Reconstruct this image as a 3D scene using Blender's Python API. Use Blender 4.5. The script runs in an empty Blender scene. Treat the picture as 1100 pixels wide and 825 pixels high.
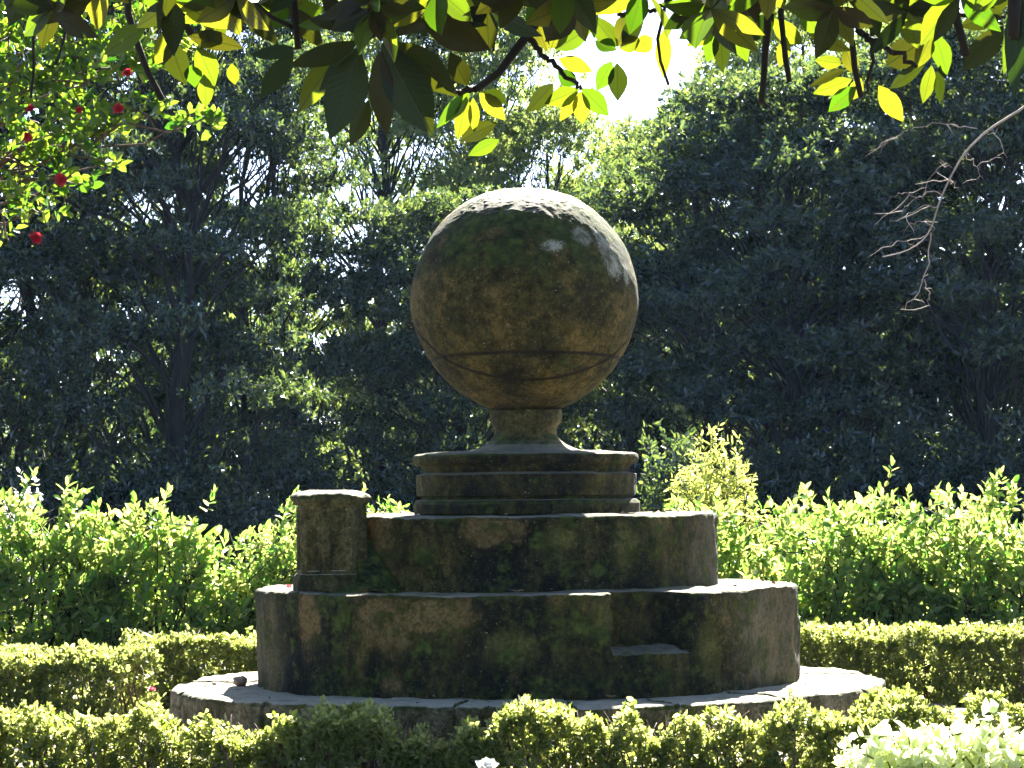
import bpy, math
import numpy as np
from mathutils import Matrix, Vector

# ------------------------------------------------------------------ camera, world, sun, exposure
S = bpy.context.scene
C = S.collection
R = math.radians
FPX = 3200.0                                   # focal length in pixels of the 1100 px wide photograph
cam = bpy.data.cameras.new('camera'); camo = bpy.data.objects.new('camera', cam); C.objects.link(camo)
cam.sensor_width = 36; cam.lens = FPX/1100*36; cam.clip_start = 0.1; cam.clip_end = 2000
EYE = Vector((0, 0, 1.5))
RM = Matrix.Rotation(R(90)+math.atan(117.5/FPX), 4, 'X') @ Matrix.Rotation(R(-0.5), 4, 'Z')
camo.matrix_world = Matrix.Translation(EYE) @ RM
S.camera = camo

SUN_EL, SUN_AZ = 40.0, 13.0                    # behind the monument, a little to the right
SDIR = np.array([math.sin(R(SUN_AZ))*math.cos(R(SUN_EL)), math.cos(R(SUN_AZ))*math.cos(R(SUN_EL)), math.sin(R(SUN_EL))])
w = bpy.data.worlds.new('World'); S.world = w; w.use_nodes = True
nt = w.node_tree; nt.nodes.clear()
sky = nt.nodes.new('ShaderNodeTexSky'); sky.sky_type = 'NISHITA'; sky.sun_disc = False
sky.sun_elevation = R(SUN_EL); sky.sun_rotation = R(SUN_AZ); sky.air_density = 0.45; sky.dust_density = 0.5; sky.ozone_density = 1.5
bg = nt.nodes.new('ShaderNodeBackground'); bg.inputs['Strength'].default_value = 0.05
wo = nt.nodes.new('ShaderNodeOutputWorld')
nt.links.new(sky.outputs[0], bg.inputs[0]); nt.links.new(bg.outputs[0], wo.inputs[0])
sun = bpy.data.lights.new('sun', 'SUN'); sun.energy = 5.0; sun.angle = R(0.5); sun.color = (1, .95, .85)
suno = bpy.data.objects.new('sun', sun); C.objects.link(suno)
suno.rotation_euler = Vector(SDIR).to_track_quat('Z', 'Y').to_euler()
S.view_settings.view_transform = 'Standard'; S.view_settings.look = 'None'
S.view_settings.exposure = 3.25; S.view_settings.gamma = 1.0
S.cycles.use_denoising = True
S.cycles.max_bounces = 7; S.cycles.diffuse_bounces = 3; S.cycles.glossy_bounces = 2; S.cycles.transmission_bounces = 4
S.cycles.sample_clamp_indirect = 4.0

rng = np.random.default_rng(7)
HAZE = .00009

# ------------------------------------------------------------------ helpers
RM3 = np.array(RM.to_3x3())
def at(px, py, D):
    """the point seen at photo pixel (px, py) at distance D in front of the camera"""
    d = RM3 @ np.array([(px-550)/FPX, (412.5-py)/FPX, -1.0])
    return np.array(EYE) + d*(D/d[1])
def nrm(a): return a/np.maximum(np.linalg.norm(a, axis=-1, keepdims=True), 1e-9)

def _hash(ix, iy, iz, seed):
    h = (ix*374761393 + iy*668265263 + iz*2147483647 + seed*1274126177) & 0xffffffff
    h = ((h ^ (h >> 13))*1274126177) & 0xffffffff
    return ((h ^ (h >> 16)) & 0xffff)/65535.0
def vnoise(p, seed=0):
    p = np.asarray(p, float); i = np.floor(p).astype(np.int64); f = p-i; f = f*f*(3-2*f); r = 0
    for a in (0, 1):
        for b in (0, 1):
            for c in (0, 1):
                wgt = (f[..., 0] if a else 1-f[..., 0])*(f[..., 1] if b else 1-f[..., 1])*(f[..., 2] if c else 1-f[..., 2])
                r = r + wgt*_hash(i[..., 0]+a, i[..., 1]+b, i[..., 2]+c, seed)
    return r*2-1
def fbm(p, seed=0, o=4):
    r = 0; a = 1.0
    for k in range(o): r = r + a*vnoise(np.asarray(p)*2**k, seed+k); a *= .5
    return r

def mesh_np(name, V, F, mat, smooth=False):
    """V (n,3), F list of (m,k) index arrays (k = 3, 4...)"""
    me = bpy.data.meshes.new(name); V = np.asarray(V, np.float32)
    F = [np.asarray(f, np.int32) for f in F if len(f)]
    me.vertices.add(len(V)); me.vertices.foreach_set('co', V.ravel())
    tot = np.concatenate([np.full(len(f), f.shape[1], np.int32) for f in F])
    idx = np.concatenate([f.ravel() for f in F])
    me.loops.add(len(idx)); me.loops.foreach_set('vertex_index', idx)
    me.polygons.add(len(tot))
    st = np.concatenate([[0], np.cumsum(tot)[:-1]]).astype(np.int32)
    me.polygons.foreach_set('loop_start', st)
    me.polygons.foreach_set('use_smooth', np.full(len(tot), smooth))
    me.update(calc_edges=True)
    me.materials.append(mat)
    return me
def obj(name, me, parent=None):
    o = bpy.data.objects.new(name, me); C.objects.link(o)
    if parent: o.parent = parent
    return o
def tag(o, label=None, cat=None, group=None, kind=None):
    if label: o['label'] = label
    if cat: o['category'] = cat
    if group: o['group'] = group
    if kind: o['kind'] = kind
    return o
def thing(name, label, cat, loc=(0, 0, 0), group=None):
    o = bpy.data.objects.new(name, None); C.objects.link(o); o.location = loc; o.empty_display_size = .2
    return tag(o, label, cat, group)
def copy_thing(src, loc, rz, scale, label):
    c = src.copy(); C.objects.link(c); c.location = loc; c.rotation_euler = (0, 0, rz); c.scale = scale; c['label'] = label
    for ch in list(src.children):
        d = ch.copy(); C.objects.link(d); d.parent = c
    return c

class MB:
    """collects tubes and loose meshes into one mesh"""
    def __init__(s): s.V = []; s.F4 = []; s.F3 = []; s.n = 0
    def tube(s, P, r, k=6, jit=0.0):
        P = np.asarray(P, float); r = np.broadcast_to(np.asarray(r, float), (len(P),))
        T = nrm(np.gradient(P, axis=0)); ref = np.array([.31, .17, .93]) if abs(T[0][2]) < .8 else np.array([.9, .3, .1])
        A = nrm(np.cross(T, ref)); B = np.cross(T, A)
        a = np.arange(k)/k*2*math.pi
        ring = P[:, None]+(A[:, None]*np.cos(a)[None, :, None]+B[:, None]*np.sin(a)[None, :, None])*r[:, None, None]
        if jit: ring = ring+rng.normal(0, 1, ring.shape)*r[:, None, None]*jit
        m = len(P); idx = s.n+np.arange(m*k).reshape(m, k)
        q = np.stack([idx[:-1], np.roll(idx[:-1], -1, 1), np.roll(idx[1:], -1, 1), idx[1:]], -1).reshape(-1, 4)
        s.V += [ring.reshape(-1, 3), P[[-1]]+T[[-1]]*r[-1]*.5]; tip = s.n+m*k
        s.F4.append(q); s.F3.append(np.stack([idx[-1], np.roll(idx[-1], -1), np.full(k, tip)], -1)); s.n += m*k+1
    def mesh(s, name, mat, smooth=True):
        return mesh_np(name, np.concatenate(s.V), [np.concatenate(s.F4) if s.F4 else [], np.concatenate(s.F3) if s.F3 else []], mat, smooth)
def wiggle(a, b, n, amp, sag=0.0):
    a = np.asarray(a, float); b = np.asarray(b, float); t = np.linspace(0, 1, n)[:, None]
    P = a*(1-t)+b*t; L = np.linalg.norm(b-a)
    o = np.cumsum(rng.normal(0, 1, (n, 3)), 0)*amp*L/n**.5; o = o-t*o[-1]-(1-t)*o[0]
    P = P+o; P[:, 2] += sag*L*(4*t*(1-t))[:, 0]
    return P

# leaf templates: (u along, v side, h up), quads
LT6 = (np.array([(0, 0, 0), (.3, -.5, .18), (.7, -.42, .1), (1, 0, -.1), (.7, .42, .1), (.3, .5, .18)], float), np.array([(0, 1, 2, 3), (0, 3, 4, 5)]))
def _big():
    us = [0, .07, .2, .38, .56, .74, .88, 1.0]; ws = [.03, .13, .33, .48, .48, .35, .17, .005]
    V = []; F = []
    for u, wd in zip(us, ws):
        bend = -.12*u*u*1.6
        for v, f in ((-1, .10), (-.5, .07), (0, 0), (.5, .07), (1, .10)): V.append((u, v*wd, bend+f*wd*2))
    for i in range(len(us)-1):
        for j in range(4): F.append((i*5+j, i*5+j+1, i*5+j+6, i*5+j+5))
    return np.array(V, float), np.array(F)
LTB = _big()
def leaf_arrays(P, D, N, L, W, T=LT6):
    tv, tf = T; n = len(P)
    D = nrm(D); Sd = nrm(np.cross(N, D)); N = np.cross(D, Sd)
    L = np.broadcast_to(L, (n,))[:, None, None]; W = np.broadcast_to(W, (n,))[:, None, None]
    V = P[:, None]+D[:, None]*tv[None, :, [0]]*L+Sd[:, None]*tv[None, :, [1]]*W+N[:, None]*tv[None, :, [2]]*W
    F = (tf[None]+(np.arange(n)*len(tv))[:, None, None]).reshape(-1, 4)
    return V.reshape(-1, 3), F
def leaves(name, P, D, N, L, W, mat, T=LT6, smooth=False):
    V, F = leaf_arrays(P, D, N, L, W, T); return mesh_np(name, V, [F], mat, smooth)
def whorls(tips, axes, k, spread, back, tilt=.35, length=.07, lvar=.25, ratio=.42):
    """k leaves round each shoot tip; spread = angle from the shoot axis; back = how far down the shoot they sit"""
    n = len(tips); axes = nrm(axes)
    ref = nrm(np.cross(axes, nrm(rng.normal(0, 1, (n, 3))))); ref2 = np.cross(axes, ref)
    j = np.arange(k); az = j[None]*2.39996+rng.uniform(0, 6.28, (n, 1))+rng.normal(0, .3, (n, k))
    sp = spread[0]+(spread[1]-spread[0])*(j[None]/max(k-1, 1))+rng.normal(0, .18, (n, k))
    rad = ref[:, None]*np.cos(az)[..., None]+ref2[:, None]*np.sin(az)[..., None]
    D = axes[:, None]*np.cos(sp)[..., None]+rad*np.sin(sp)[..., None]
    N = axes[:, None]*np.sin(sp)[..., None]-rad*np.cos(sp)[..., None]+rng.normal(0, tilt, (n, k, 3))
    P = tips[:, None]-axes[:, None]*(back*(j[None]/max(k-1, 1)))[..., None]
    L = length*(1+rng.uniform(-lvar, lvar, (n, k)))*(.75+.25*(j[None]+1)/k)
    return P.reshape(-1, 3), D.reshape(-1, 3), N.reshape(-1, 3), L.ravel(), L.ravel()*ratio

# ------------------------------------------------------------------ materials
def new_mat(name):
    m = bpy.data.materials.new(name); m.use_nodes = True; m.node_tree.nodes.clear(); return m, m.node_tree
def N_(t, ty, **kw):
    n = t.nodes.new(ty)
    for k, v in kw.items():
        if k in ('operation', 'blend_type', 'data_type', 'noise_dimensions', 'feature', 'mode'): setattr(n, k, v)
        else: n.inputs[k].default_value = v
    return n
def ramp(t, fac, stops):
    r = t.nodes.new('ShaderNodeValToRGB'); e = r.color_ramp.elements
    while len(e) < len(stops): e.new(.5)
    for q, (p, c) in zip(e, stops): q.position = p; q.color = (*c, 1) if len(c) == 3 else c
    t.links.new(fac, r.inputs[0]); return r.outputs[0]
def mixc(t, fac, a, b):
    m = t.nodes.new('ShaderNodeMix'); m.data_type = 'RGBA'
    for s, v in ((0, fac), (6, a), (7, b)):
        if isinstance(v, (int, float)): m.inputs[s].default_value = v
        elif isinstance(v, tuple): m.inputs[s].default_value = (*v, 1)
        else: t.links.new(v, m.inputs[s])
    return m.outputs[2]
def math_(t, op, a, b=None, c=None):
    m = t.nodes.new('ShaderNodeMath'); m.operation = op
    for i, v in enumerate((a, b, c)):
        if v is None: continue
        if isinstance(v, (int, float)): m.inputs[i].default_value = v
        else: t.links.new(v, m.inputs[i])
    return m.outputs[0]
def noise(t, vec, scale, detail=6, rough=.6, out=0):
    n = N_(t, 'ShaderNodeTexNoise', Scale=scale, Detail=detail, Roughness=rough); t.links.new(vec, n.inputs['Vector']); return n.outputs[out]
def smooth(t, v, lo, hi):
    m = t.nodes.new('ShaderNodeMapRange'); m.interpolation_type = 'SMOOTHSTEP'
    t.links.new(v, m.inputs[0]); m.inputs[1].default_value = lo; m.inputs[2].default_value = hi; return m.outputs[0]

def leaf_mat(name, dark, light, trans, tf=.45, rough=.32, under=None, spec=.5, veins=False):
    """glossy leaf that lets light through; colour differs leaf by leaf"""
    m, t = new_mat(name)
    g = t.nodes.new('ShaderNodeNewGeometry')
    col = mixc(t, g.outputs['Random Per Island'], dark, light)
    if under: col = mixc(t, g.outputs['Backfacing'], col, under)
    pb = N_(t, 'ShaderNodeBsdfPrincipled', Roughness=rough); pb.inputs['Specular IOR Level'].default_value = spec
    t.links.new(col, pb.inputs['Base Color'])
    tr = t.nodes.new('ShaderNodeBsdfTranslucent')
    r2 = math_(t, 'FRACT', math_(t, 'MULTIPLY', g.outputs['Random Per Island'], 7.31))
    tc = mixc(t, r2, trans[0], trans[1]); t.links.new(tc, tr.inputs[0])
    if veins:
        at_ = t.nodes.new('ShaderNodeAttribute'); at_.attribute_name = 'leafuv'; sp_ = t.nodes.new('ShaderNodeSeparateXYZ'); t.links.new(at_.outputs['Vector'], sp_.inputs[0])
        av = math_(t, 'ABSOLUTE', sp_.outputs[1]); mid = smooth(t, av, .035, .012)
        ph_ = math_(t, 'FRACT', math_(t, 'SUBTRACT', math_(t, 'MULTIPLY', sp_.outputs[0], 13.0), math_(t, 'MULTIPLY', av, 5.0)))
        lat = math_(t, 'MULTIPLY', smooth(t, math_(t, 'ABSOLUTE', math_(t, 'SUBTRACT', ph_, .5)), .12, .03), .45)
        vn = math_(t, 'MAXIMUM', mid, lat); cb = noise(t, at_.outputs['Vector'], 3.0, 4)
        tc = mixc(t, math_(t, 'MULTIPLY', smooth(t, cb, .55, .75), .35), tc, (.25, .17, .02))
        t.links.new(mixc(t, math_(t, 'MULTIPLY', vn, .75), tc, (.10, .16, .01)), tr.inputs[0])
        t.links.new(mixc(t, math_(t, 'MULTIPLY', vn, .3), col, (.05, .055, .02)), pb.inputs['Base Color'])
        bp = N_(t, 'ShaderNodeBump', Strength=.35, Distance=.004); t.links.new(vn, bp.inputs['Height']); t.links.new(bp.outputs[0], pb.inputs['Normal'])
    mx = N_(t, 'ShaderNodeMixShader', Fac=tf)
    if veins:
        dim_attr = t.nodes.new('ShaderNodeAttribute'); dim_attr.attribute_name = 'shade_dim'; t.links.new(math_(t, 'SUBTRACT', tf, math_(t, 'MULTIPLY', dim_attr.outputs['Fac'], tf-.05)), mx.inputs[0])  # shade painted in: marked leaves let less light through
    t.links.new(pb.outputs[0], mx.inputs[1]); t.links.new(tr.outputs[0], mx.inputs[2])
    o = t.nodes.new('ShaderNodeOutputMaterial'); t.links.new(mx.outputs[0], o.inputs[0])
    return m
def bark_mat(name, a, b, sc=12):
    m, t = new_mat(name); tc = t.nodes.new('ShaderNodeTexCoord')
    mp = N_(t, 'ShaderNodeMapping', Scale=(1, 1, .25)); t.links.new(tc.outputs['Object'], mp.inputs[0])
    n = noise(t, mp.outputs[0], sc); col = ramp(t, n, [(.3, a), (.7, b)])
    pb = N_(t, 'ShaderNodeBsdfPrincipled', Roughness=.85); t.links.new(col, pb.inputs['Base Color'])
    bp = N_(t, 'ShaderNodeBump', Strength=.6, Distance=.02); t.links.new(n, bp.inputs['Height']); t.links.new(bp.outputs[0], pb.inputs['Normal'])
    o = t.nodes.new('ShaderNodeOutputMaterial'); t.links.new(pb.outputs[0], o.inputs[0]); return m

def stone_mat(name, streak=1.0, moss_amt=.5, seed=0.0, lichen=(), grooves=(), stops=None, top=1.0, patches=()):
    m, t = new_mat(name); tc = t.nodes.new('ShaderNodeTexCoord'); ob = tc.outputs['Object']
    off = N_(t, 'ShaderNodeMapping', Location=(seed*3.1, seed*1.7, seed*2.3)); t.links.new(ob, off.inputs[0]); v = off.outputs[0]
    st = N_(t, 'ShaderNodeMapping', Scale=(1, 1, streak)); t.links.new(v, st.inputs[0])
    n1 = noise(t, st.outputs[0], 2.3, 12, .74); n2 = noise(t, v, 5.0, 10, .72); n3 = noise(t, v, 17, 7, .7); n4 = noise(t, v, 75, 4, .7)
    stops = stops or [(.40, (.003, .0027, .0008)), (.47, (.012, .0105, .0025)), (.53, (.042, .034, .006)), (.59, (.105, .078, .016)), (.68, (.22, .155, .05))]
    base = ramp(t, math_(t, 'ADD', math_(t, 'MULTIPLY', n1, .66), math_(t, 'MULTIPLY', n3, .34)), stops)
    base = mixc(t, smooth(t, n3, .55, .68), base, mixc(t, .5, base, (.03, .025, .018)))        # dark pits
    base = mixc(t, smooth(t, n4, .64, .70), base, (.36, .34, .24))                             # pale specks
    geo = t.nodes.new('ShaderNodeNewGeometry'); sx = t.nodes.new('ShaderNodeSeparateXYZ'); t.links.new(geo.outputs['Normal'], sx.inputs[0])
    mm = math_(t, 'ADD', math_(t, 'MULTIPLY', n2, .8), math_(t, 'MULTIPLY', n3, .35))
    fine = noise(t, v, 48, 8, .8); gr = math_(t, 'ADD', .35, math_(t, 'MULTIPLY', smooth(t, fine, .3, .7), 1.3))
    vm = t.nodes.new('ShaderNodeVectorMath'); vm.operation = 'SCALE'; t.links.new(base, vm.inputs[0]); t.links.new(gr, vm.inputs['Scale']); base = vm.outputs[0]
    spots = N_(t, 'ShaderNodeTexVoronoi', Scale=16.0); t.links.new(v, spots.inputs['Vector'])
    sp = math_(t, 'MULTIPLY', smooth(t, math_(t, 'ADD', spots.outputs['Distance'], math_(t, 'MULTIPLY', fine, .5)), .42, .34), smooth(t, n2, .50, .62)); base = mixc(t, math_(t, 'MULTIPLY', sp, .7), base, (.22, .20, .12))   # small lichen spots
    for (c, r, e, pc_) in patches:                                                             # placed patches of ochre, tan and olive
        d = t.nodes.new('ShaderNodeVectorMath'); d.operation = 'SUBTRACT'; t.links.new(ob, d.inputs[0]); d.inputs[1].default_value = tuple(c)
        sc = t.nodes.new('ShaderNodeVectorMath'); sc.operation = 'MULTIPLY'; t.links.new(d.outputs[0], sc.inputs[0]); sc.inputs[1].default_value = e
        ln = t.nodes.new('ShaderNodeVectorMath'); ln.operation = 'LENGTH'; t.links.new(sc.outputs[0], ln.inputs[0])
        q = math_(t, 'ADD', math_(t, 'DIVIDE', ln.outputs['Value'], r), math_(t, 'ADD', math_(t, 'MULTIPLY', math_(t, 'SUBTRACT', n2, .5), 2.2), math_(t, 'MULTIPLY', math_(t, 'SUBTRACT', n3, .5), 2.0)))
        dk = tuple(x_*.25 for x_ in pc_); base = mixc(t, math_(t, 'MULTIPLY', smooth(t, q, 1.15, .35), .68), base, mixc(t, smooth(t, fine, .3, .62), dk, pc_))
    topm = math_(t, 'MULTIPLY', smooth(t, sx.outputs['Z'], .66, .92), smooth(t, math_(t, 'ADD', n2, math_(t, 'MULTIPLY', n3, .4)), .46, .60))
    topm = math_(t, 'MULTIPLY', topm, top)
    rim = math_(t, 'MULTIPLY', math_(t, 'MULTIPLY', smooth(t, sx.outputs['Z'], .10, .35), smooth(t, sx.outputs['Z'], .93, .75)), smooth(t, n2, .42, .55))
    base = mixc(t, topm, base, mixc(t, n3, (.22, .20, .11), (.60, .55, .44)))                  # pale crust; sunlit look painted onto upward faces
    mossm = smooth(t, mm, .74-moss_amt*.3, .86-moss_amt*.3)
    mosscol = ramp(t, n3, [(.3, (.010, .015, .002)), (.5, (.038, .052, .006)), (.68, (.095, .115, .014))])
    mossm = math_(t, 'MAXIMUM', mossm, rim)
    mossm = math_(t, 'MULTIPLY', mossm, math_(t, 'SUBTRACT', 1.0, math_(t, 'MULTIPLY', topm, .85)))
    col = mixc(t, mossm, base, mosscol)
    h = math_(t, 'ADD', math_(t, 'MULTIPLY', n3, .6), math_(t, 'ADD', math_(t, 'MULTIPLY', n4, .25), math_(t, 'MULTIPLY', mossm, .25)))
    for (c, r, e) in lichen:
        d = t.nodes.new('ShaderNodeVectorMath'); d.operation = 'SUBTRACT'; t.links.new(ob, d.inputs[0]); d.inputs[1].default_value = tuple(c)
        sc = t.nodes.new('ShaderNodeVectorMath'); sc.operation = 'MULTIPLY'; t.links.new(d.outputs[0], sc.inputs[0]); sc.inputs[1].default_value = e
        ln = t.nodes.new('ShaderNodeVectorMath'); ln.operation = 'LENGTH'; t.links.new(sc.outputs[0], ln.inputs[0])
        q = math_(t, 'ADD', math_(t, 'DIVIDE', ln.outputs['Value'], r), math_(t, 'ADD', math_(t, 'MULTIPLY', math_(t, 'SUBTRACT', n3, .5), 2.8), math_(t, 'MULTIPLY', math_(t, 'SUBTRACT', n4, .5), 1.6)))
        col = mixc(t, smooth(t, q, 1.05, .7), col, mixc(t, smooth(t, n3, .35, .65), (.10, .095, .05), (.46, .43, .31)))
    for (pn, pd, wd) in grooves:                                                               # dirt lying in the carved grooves
        d = t.nodes.new('ShaderNodeVectorMath'); d.operation = 'DOT_PRODUCT'; t.links.new(ob, d.inputs[0]); d.inputs[1].default_value = tuple(pn)
        q = math_(t, 'ABSOLUTE', math_(t, 'SUBTRACT', d.outputs['Value'], pd))
        col = mixc(t, math_(t, 'MULTIPLY', smooth(t, q, wd, wd*.4), .85), col, (.018, .014, .01))
    pb = N_(t, 'ShaderNodeBsdfPrincipled', Roughness=.9); pb.inputs['Specular IOR Level'].default_value = .25
    t.links.new(col, pb.inputs['Base Color'])
    bp = N_(t, 'ShaderNodeBump', Strength=1.0, Distance=.035); t.links.new(h, bp.inputs['Height']); t.links.new(bp.outputs[0], pb.inputs['Normal'])
    o = t.nodes.new('ShaderNodeOutputMaterial'); t.links.new(pb.outputs[0], o.inputs[0]); return m
def ground_mat(name, stops, sc):
    m, t = new_mat(name); tc = t.nodes.new('ShaderNodeTexCoord')
    n = noise(t, tc.outputs['Object'], sc, 10, .7); n2 = noise(t, tc.outputs['Object'], .35, 4)
    col = ramp(t, math_(t, 'ADD', math_(t, 'MULTIPLY', n, .7), math_(t, 'MULTIPLY', n2, .3)), stops)
    pb = N_(t, 'ShaderNodeBsdfPrincipled', Roughness=.95); t.links.new(col, pb.inputs['Base Color'])
    bp = N_(t, 'ShaderNodeBump', Strength=.8, Distance=.03); t.links.new(n, bp.inputs['Height']); t.links.new(bp.outputs[0], pb.inputs['Normal'])
    o = t.nodes.new('ShaderNodeOutputMaterial'); t.links.new(pb.outputs[0], o.inputs[0]); return m
def plain_mat(name, c, tcol=None, rough=.6):
    if tcol: return leaf_mat(name, tuple(x*.8 for x in c), c, (tcol, tcol), .4, rough)
    m, t = new_mat(name); pb = N_(t, 'ShaderNodeBsdfPrincipled', Roughness=rough)
    g = t.nodes.new('ShaderNodeTexCoord'); n = noise(t, g.outputs['Object'], 30); t.links.new(ramp(t, n, [(.3, tuple(x*.6 for x in c)), (.7, c)]), pb.inputs['Base Color'])
    o = t.nodes.new('ShaderNodeOutputMaterial'); t.links.new(pb.outputs[0], o.inputs[0]); return m

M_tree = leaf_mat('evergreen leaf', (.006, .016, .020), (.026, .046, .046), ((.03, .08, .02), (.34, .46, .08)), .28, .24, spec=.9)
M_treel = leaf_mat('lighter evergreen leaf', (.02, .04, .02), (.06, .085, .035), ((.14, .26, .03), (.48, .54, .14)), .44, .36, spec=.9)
M_shrub = leaf_mat('shrub leaf', (.03, .07, .02), (.09, .15, .035), ((.14, .38, .03), (.68, .70, .18)), .5, .40, spec=.6)
M_bamboo = leaf_mat('yellow green leaf', (.08, .12, .02), (.12, .16, .03), ((.4, .5, .08), (.75, .75, .18)), .5, .4)
M_box = leaf_mat('box leaf', (.022, .045, .01), (.10, .13, .03), ((.20, .28, .02), (.74, .76, .24)), .44, .40, spec=.6)
M_cam = leaf_mat('camellia leaf', (.010, .034, .008), (.035, .075, .016), ((.05, .20, .006), (.42, .56, .04)), .40, .3)
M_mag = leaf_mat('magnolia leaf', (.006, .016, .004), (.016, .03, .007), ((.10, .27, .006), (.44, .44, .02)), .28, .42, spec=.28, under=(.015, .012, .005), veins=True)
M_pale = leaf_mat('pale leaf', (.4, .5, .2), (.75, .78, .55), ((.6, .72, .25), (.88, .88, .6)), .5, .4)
M_white = leaf_mat('white petal', (.75, .75, .7), (.82, .82, .8), ((.8, .8, .7), (.85, .85, .8)), .4, .5)
M_red = leaf_mat('red petal', (.25, .008, .012), (.5, .02, .03), ((.40, .015, .02), (.6, .04, .05)), .3, .5)
M_pink = leaf_mat('pink petal', (.5, .06, .10), (.65, .12, .18), ((.75, .15, .2), (.8, .2, .25)), .35, .5)
M_bark = bark_mat('dark bark', (.008, .007, .005), (.030, .024, .018))
M_bark2 = bark_mat('brown bark', (.05, .03, .018), (.17, .11, .065), 30)
M_twig = bark_mat('pale twig', (.22, .17, .12), (.42, .36, .29), 20)
M_stalk = bark_mat('green stalk', (.06, .09, .02), (.14, .18, .05)); M_dry = plain_mat('dry leaf', (.22, .12, .05)); M_clod = plain_mat('brown stone', (.20, .13, .08))
M_soil = ground_mat('leaf litter soil', [(.35, (.02, .016, .01)), (.55, (.055, .042, .025)), (.7, (.10, .085, .04))], 9)
M_gravel = ground_mat('gravel', [(.35, (.12, .10, .07)), (.55, (.22, .19, .14)), (.7, (.3, .26, .2))], 30)

# ------------------------------------------------------------------ ground and path
def sheet(name, x0, x1, y0, y1, z, nx, ny, mat, amp, fr):
    X, Y = np.meshgrid(np.linspace(x0, x1, nx), np.linspace(y0, y1, ny)); P = np.stack([X, Y, 0*X], -1)
    P[..., 2] = z+amp*fbm(P*fr, 5, 3); i = np.arange(nx*ny).reshape(ny, nx)
    F = np.stack([i[:-1, :-1], i[:-1, 1:], i[1:, 1:], i[1:, :-1]], -1).reshape(-1, 4)
    return tag(obj(name, mesh_np(name, P.reshape(-1, 3), [F], mat, True)), kind='structure')
sheet('ground', -90, 90, -40, 180, -.03, 181, 221, M_soil, .03, .6)
AX = at(566.5, 660, 18.5); CX, CY = float(AX[0]), float(AX[1])
def disc_ring(name, cx, cy, r0, r1, z, mat, n=160, m=12):
    a = np.linspace(0, 2*math.pi, n, endpoint=False); rr = np.linspace(r0, r1, m)
    P = np.stack([cx+rr[:, None]*np.cos(a), cy+rr[:, None]*np.sin(a), np.zeros((m, n))], -1); P[..., 2] = z+.012*fbm(P*1.5, 9, 3)
    i = np.arange(n*m).reshape(m, n); F = np.stack([i[:-1], np.roll(i[:-1], -1, 1), np.roll(i[1:], -1, 1), i[1:]], -1).reshape(-1, 4)
    return tag(obj(name, mesh_np(name, P.reshape(-1, 3), [F], mat, True)), kind='structure')
disc_ring('path', CX, CY, 1.5, 3.05, .07, M_gravel)

# ------------------------------------------------------------------ the stone monument
def lathe(prof, n, rfun=None, zfun=None, amp=.004, fr=9, seed=1, step=.02, cap=True):
    """dense surface of revolution; prof = [(r, z)] from outside bottom to the axis; rfun edits (a, r, z)"""
    pr = [prof[0]]
    for p, q in zip(prof[:-1], prof[1:]):
        k = max(1, int(math.hypot(q[0]-p[0], q[1]-p[1])/step))
        for j in range(1, k+1): pr.append((p[0]+(q[0]-p[0])*j/k, p[1]+(q[1]-p[1])*j/k))
    pr = np.array(pr); m = len(pr); a = np.arange(n)/n*2*math.pi
    A, r = np.meshgrid(a, pr[:, 0]); _, z = np.meshgrid(a, pr[:, 1])
    if rfun: r, z = rfun(A, r, z)
    P = np.stack([r*np.cos(A), r*np.sin(A), z], -1)
    d = fbm(P*fr, seed, 4)*amp+fbm(P*2.2, seed+20, 2)*amp*1.5
    nr = np.gradient(P, axis=0); nx = np.stack([np.cos(A), np.sin(A), 0*A], -1)
    P = P+nx*d[..., None]*np.minimum(1, r/.1)[..., None]; P[..., 2] += d*.6
    i = np.arange(m*n).reshape(m, n); F = np.stack([i[:-1], np.roll(i[:-1], -1, 1), np.roll(i[1:], -1, 1), i[1:]], -1).reshape(-1, 4)
    return P.reshape(-1, 3), F
def stone(name, parent, mat, prof, n=560, ang=40, **kw):
    V, F = lathe(prof, n, **kw); me = mesh_np(name, V, [F], mat, True)
    me.set_sharp_from_angle(angle=R(ang)); return obj(name, me, parent)
SX = 18.5/FPX                                     # metres per photo pixel at the monument
mon = thing('stone_monument', 'mossy stone ball on a flared neck and plinth above round stepped drums', 'monument', (CX, CY, 0))
def zz(py): return 1.5+(530-py)*SX
sph_c = np.array([(561.5-566.5)*SX*0, 0, zz(322)]); SR = 121.5*SX
# ball: finely divided, two carved bands that cross
def plane_from(pxs):
    """plane through photo points lying on the front of the ball, in monument coordinates"""
    pts = []
    for (px, py) in pxs:
        x = (px-561)*SX; z = (322-py)*SX; y = -math.sqrt(max(SR*SR-x*x-z*z, 0)); pts.append(np.array([x, y, z])+sph_c)
    n = nrm(np.cross(pts[1]-pts[0], pts[2]-pts[0])); n = n if n[2] > 0 else -n
    return n, float(n@pts[0])
G1 = plane_from([(478, 385), (561, 383), (645, 385)]); G2 = plane_from([(449, 360), (561, 411), (676, 358)])
def unpx(px, py):
    x = (px-561)*SX; z = (322-py)*SX; return np.array([x, -math.sqrt(max(SR*SR-x*x-z*z, 0)), z])+sph_c
bm_n = 420; th = np.linspace(0.0, math.pi, 300); a = np.arange(bm_n)/bm_n*2*math.pi
T, A = np.meshgrid(th, a, indexing='ij'); Nn = np.stack([np.sin(T)*np.cos(A), np.sin(T)*np.sin(A), np.cos(T)], -1)
P = Nn*SR+sph_c
d = fbm(Nn*7, 3, 4)*.0035+fbm(Nn*2, 13, 2)*.008
for n_, d_ in (G1, G2): d = d-.012*np.clip(1-np.abs(P@n_-d_)/.010, 0, 1)
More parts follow.
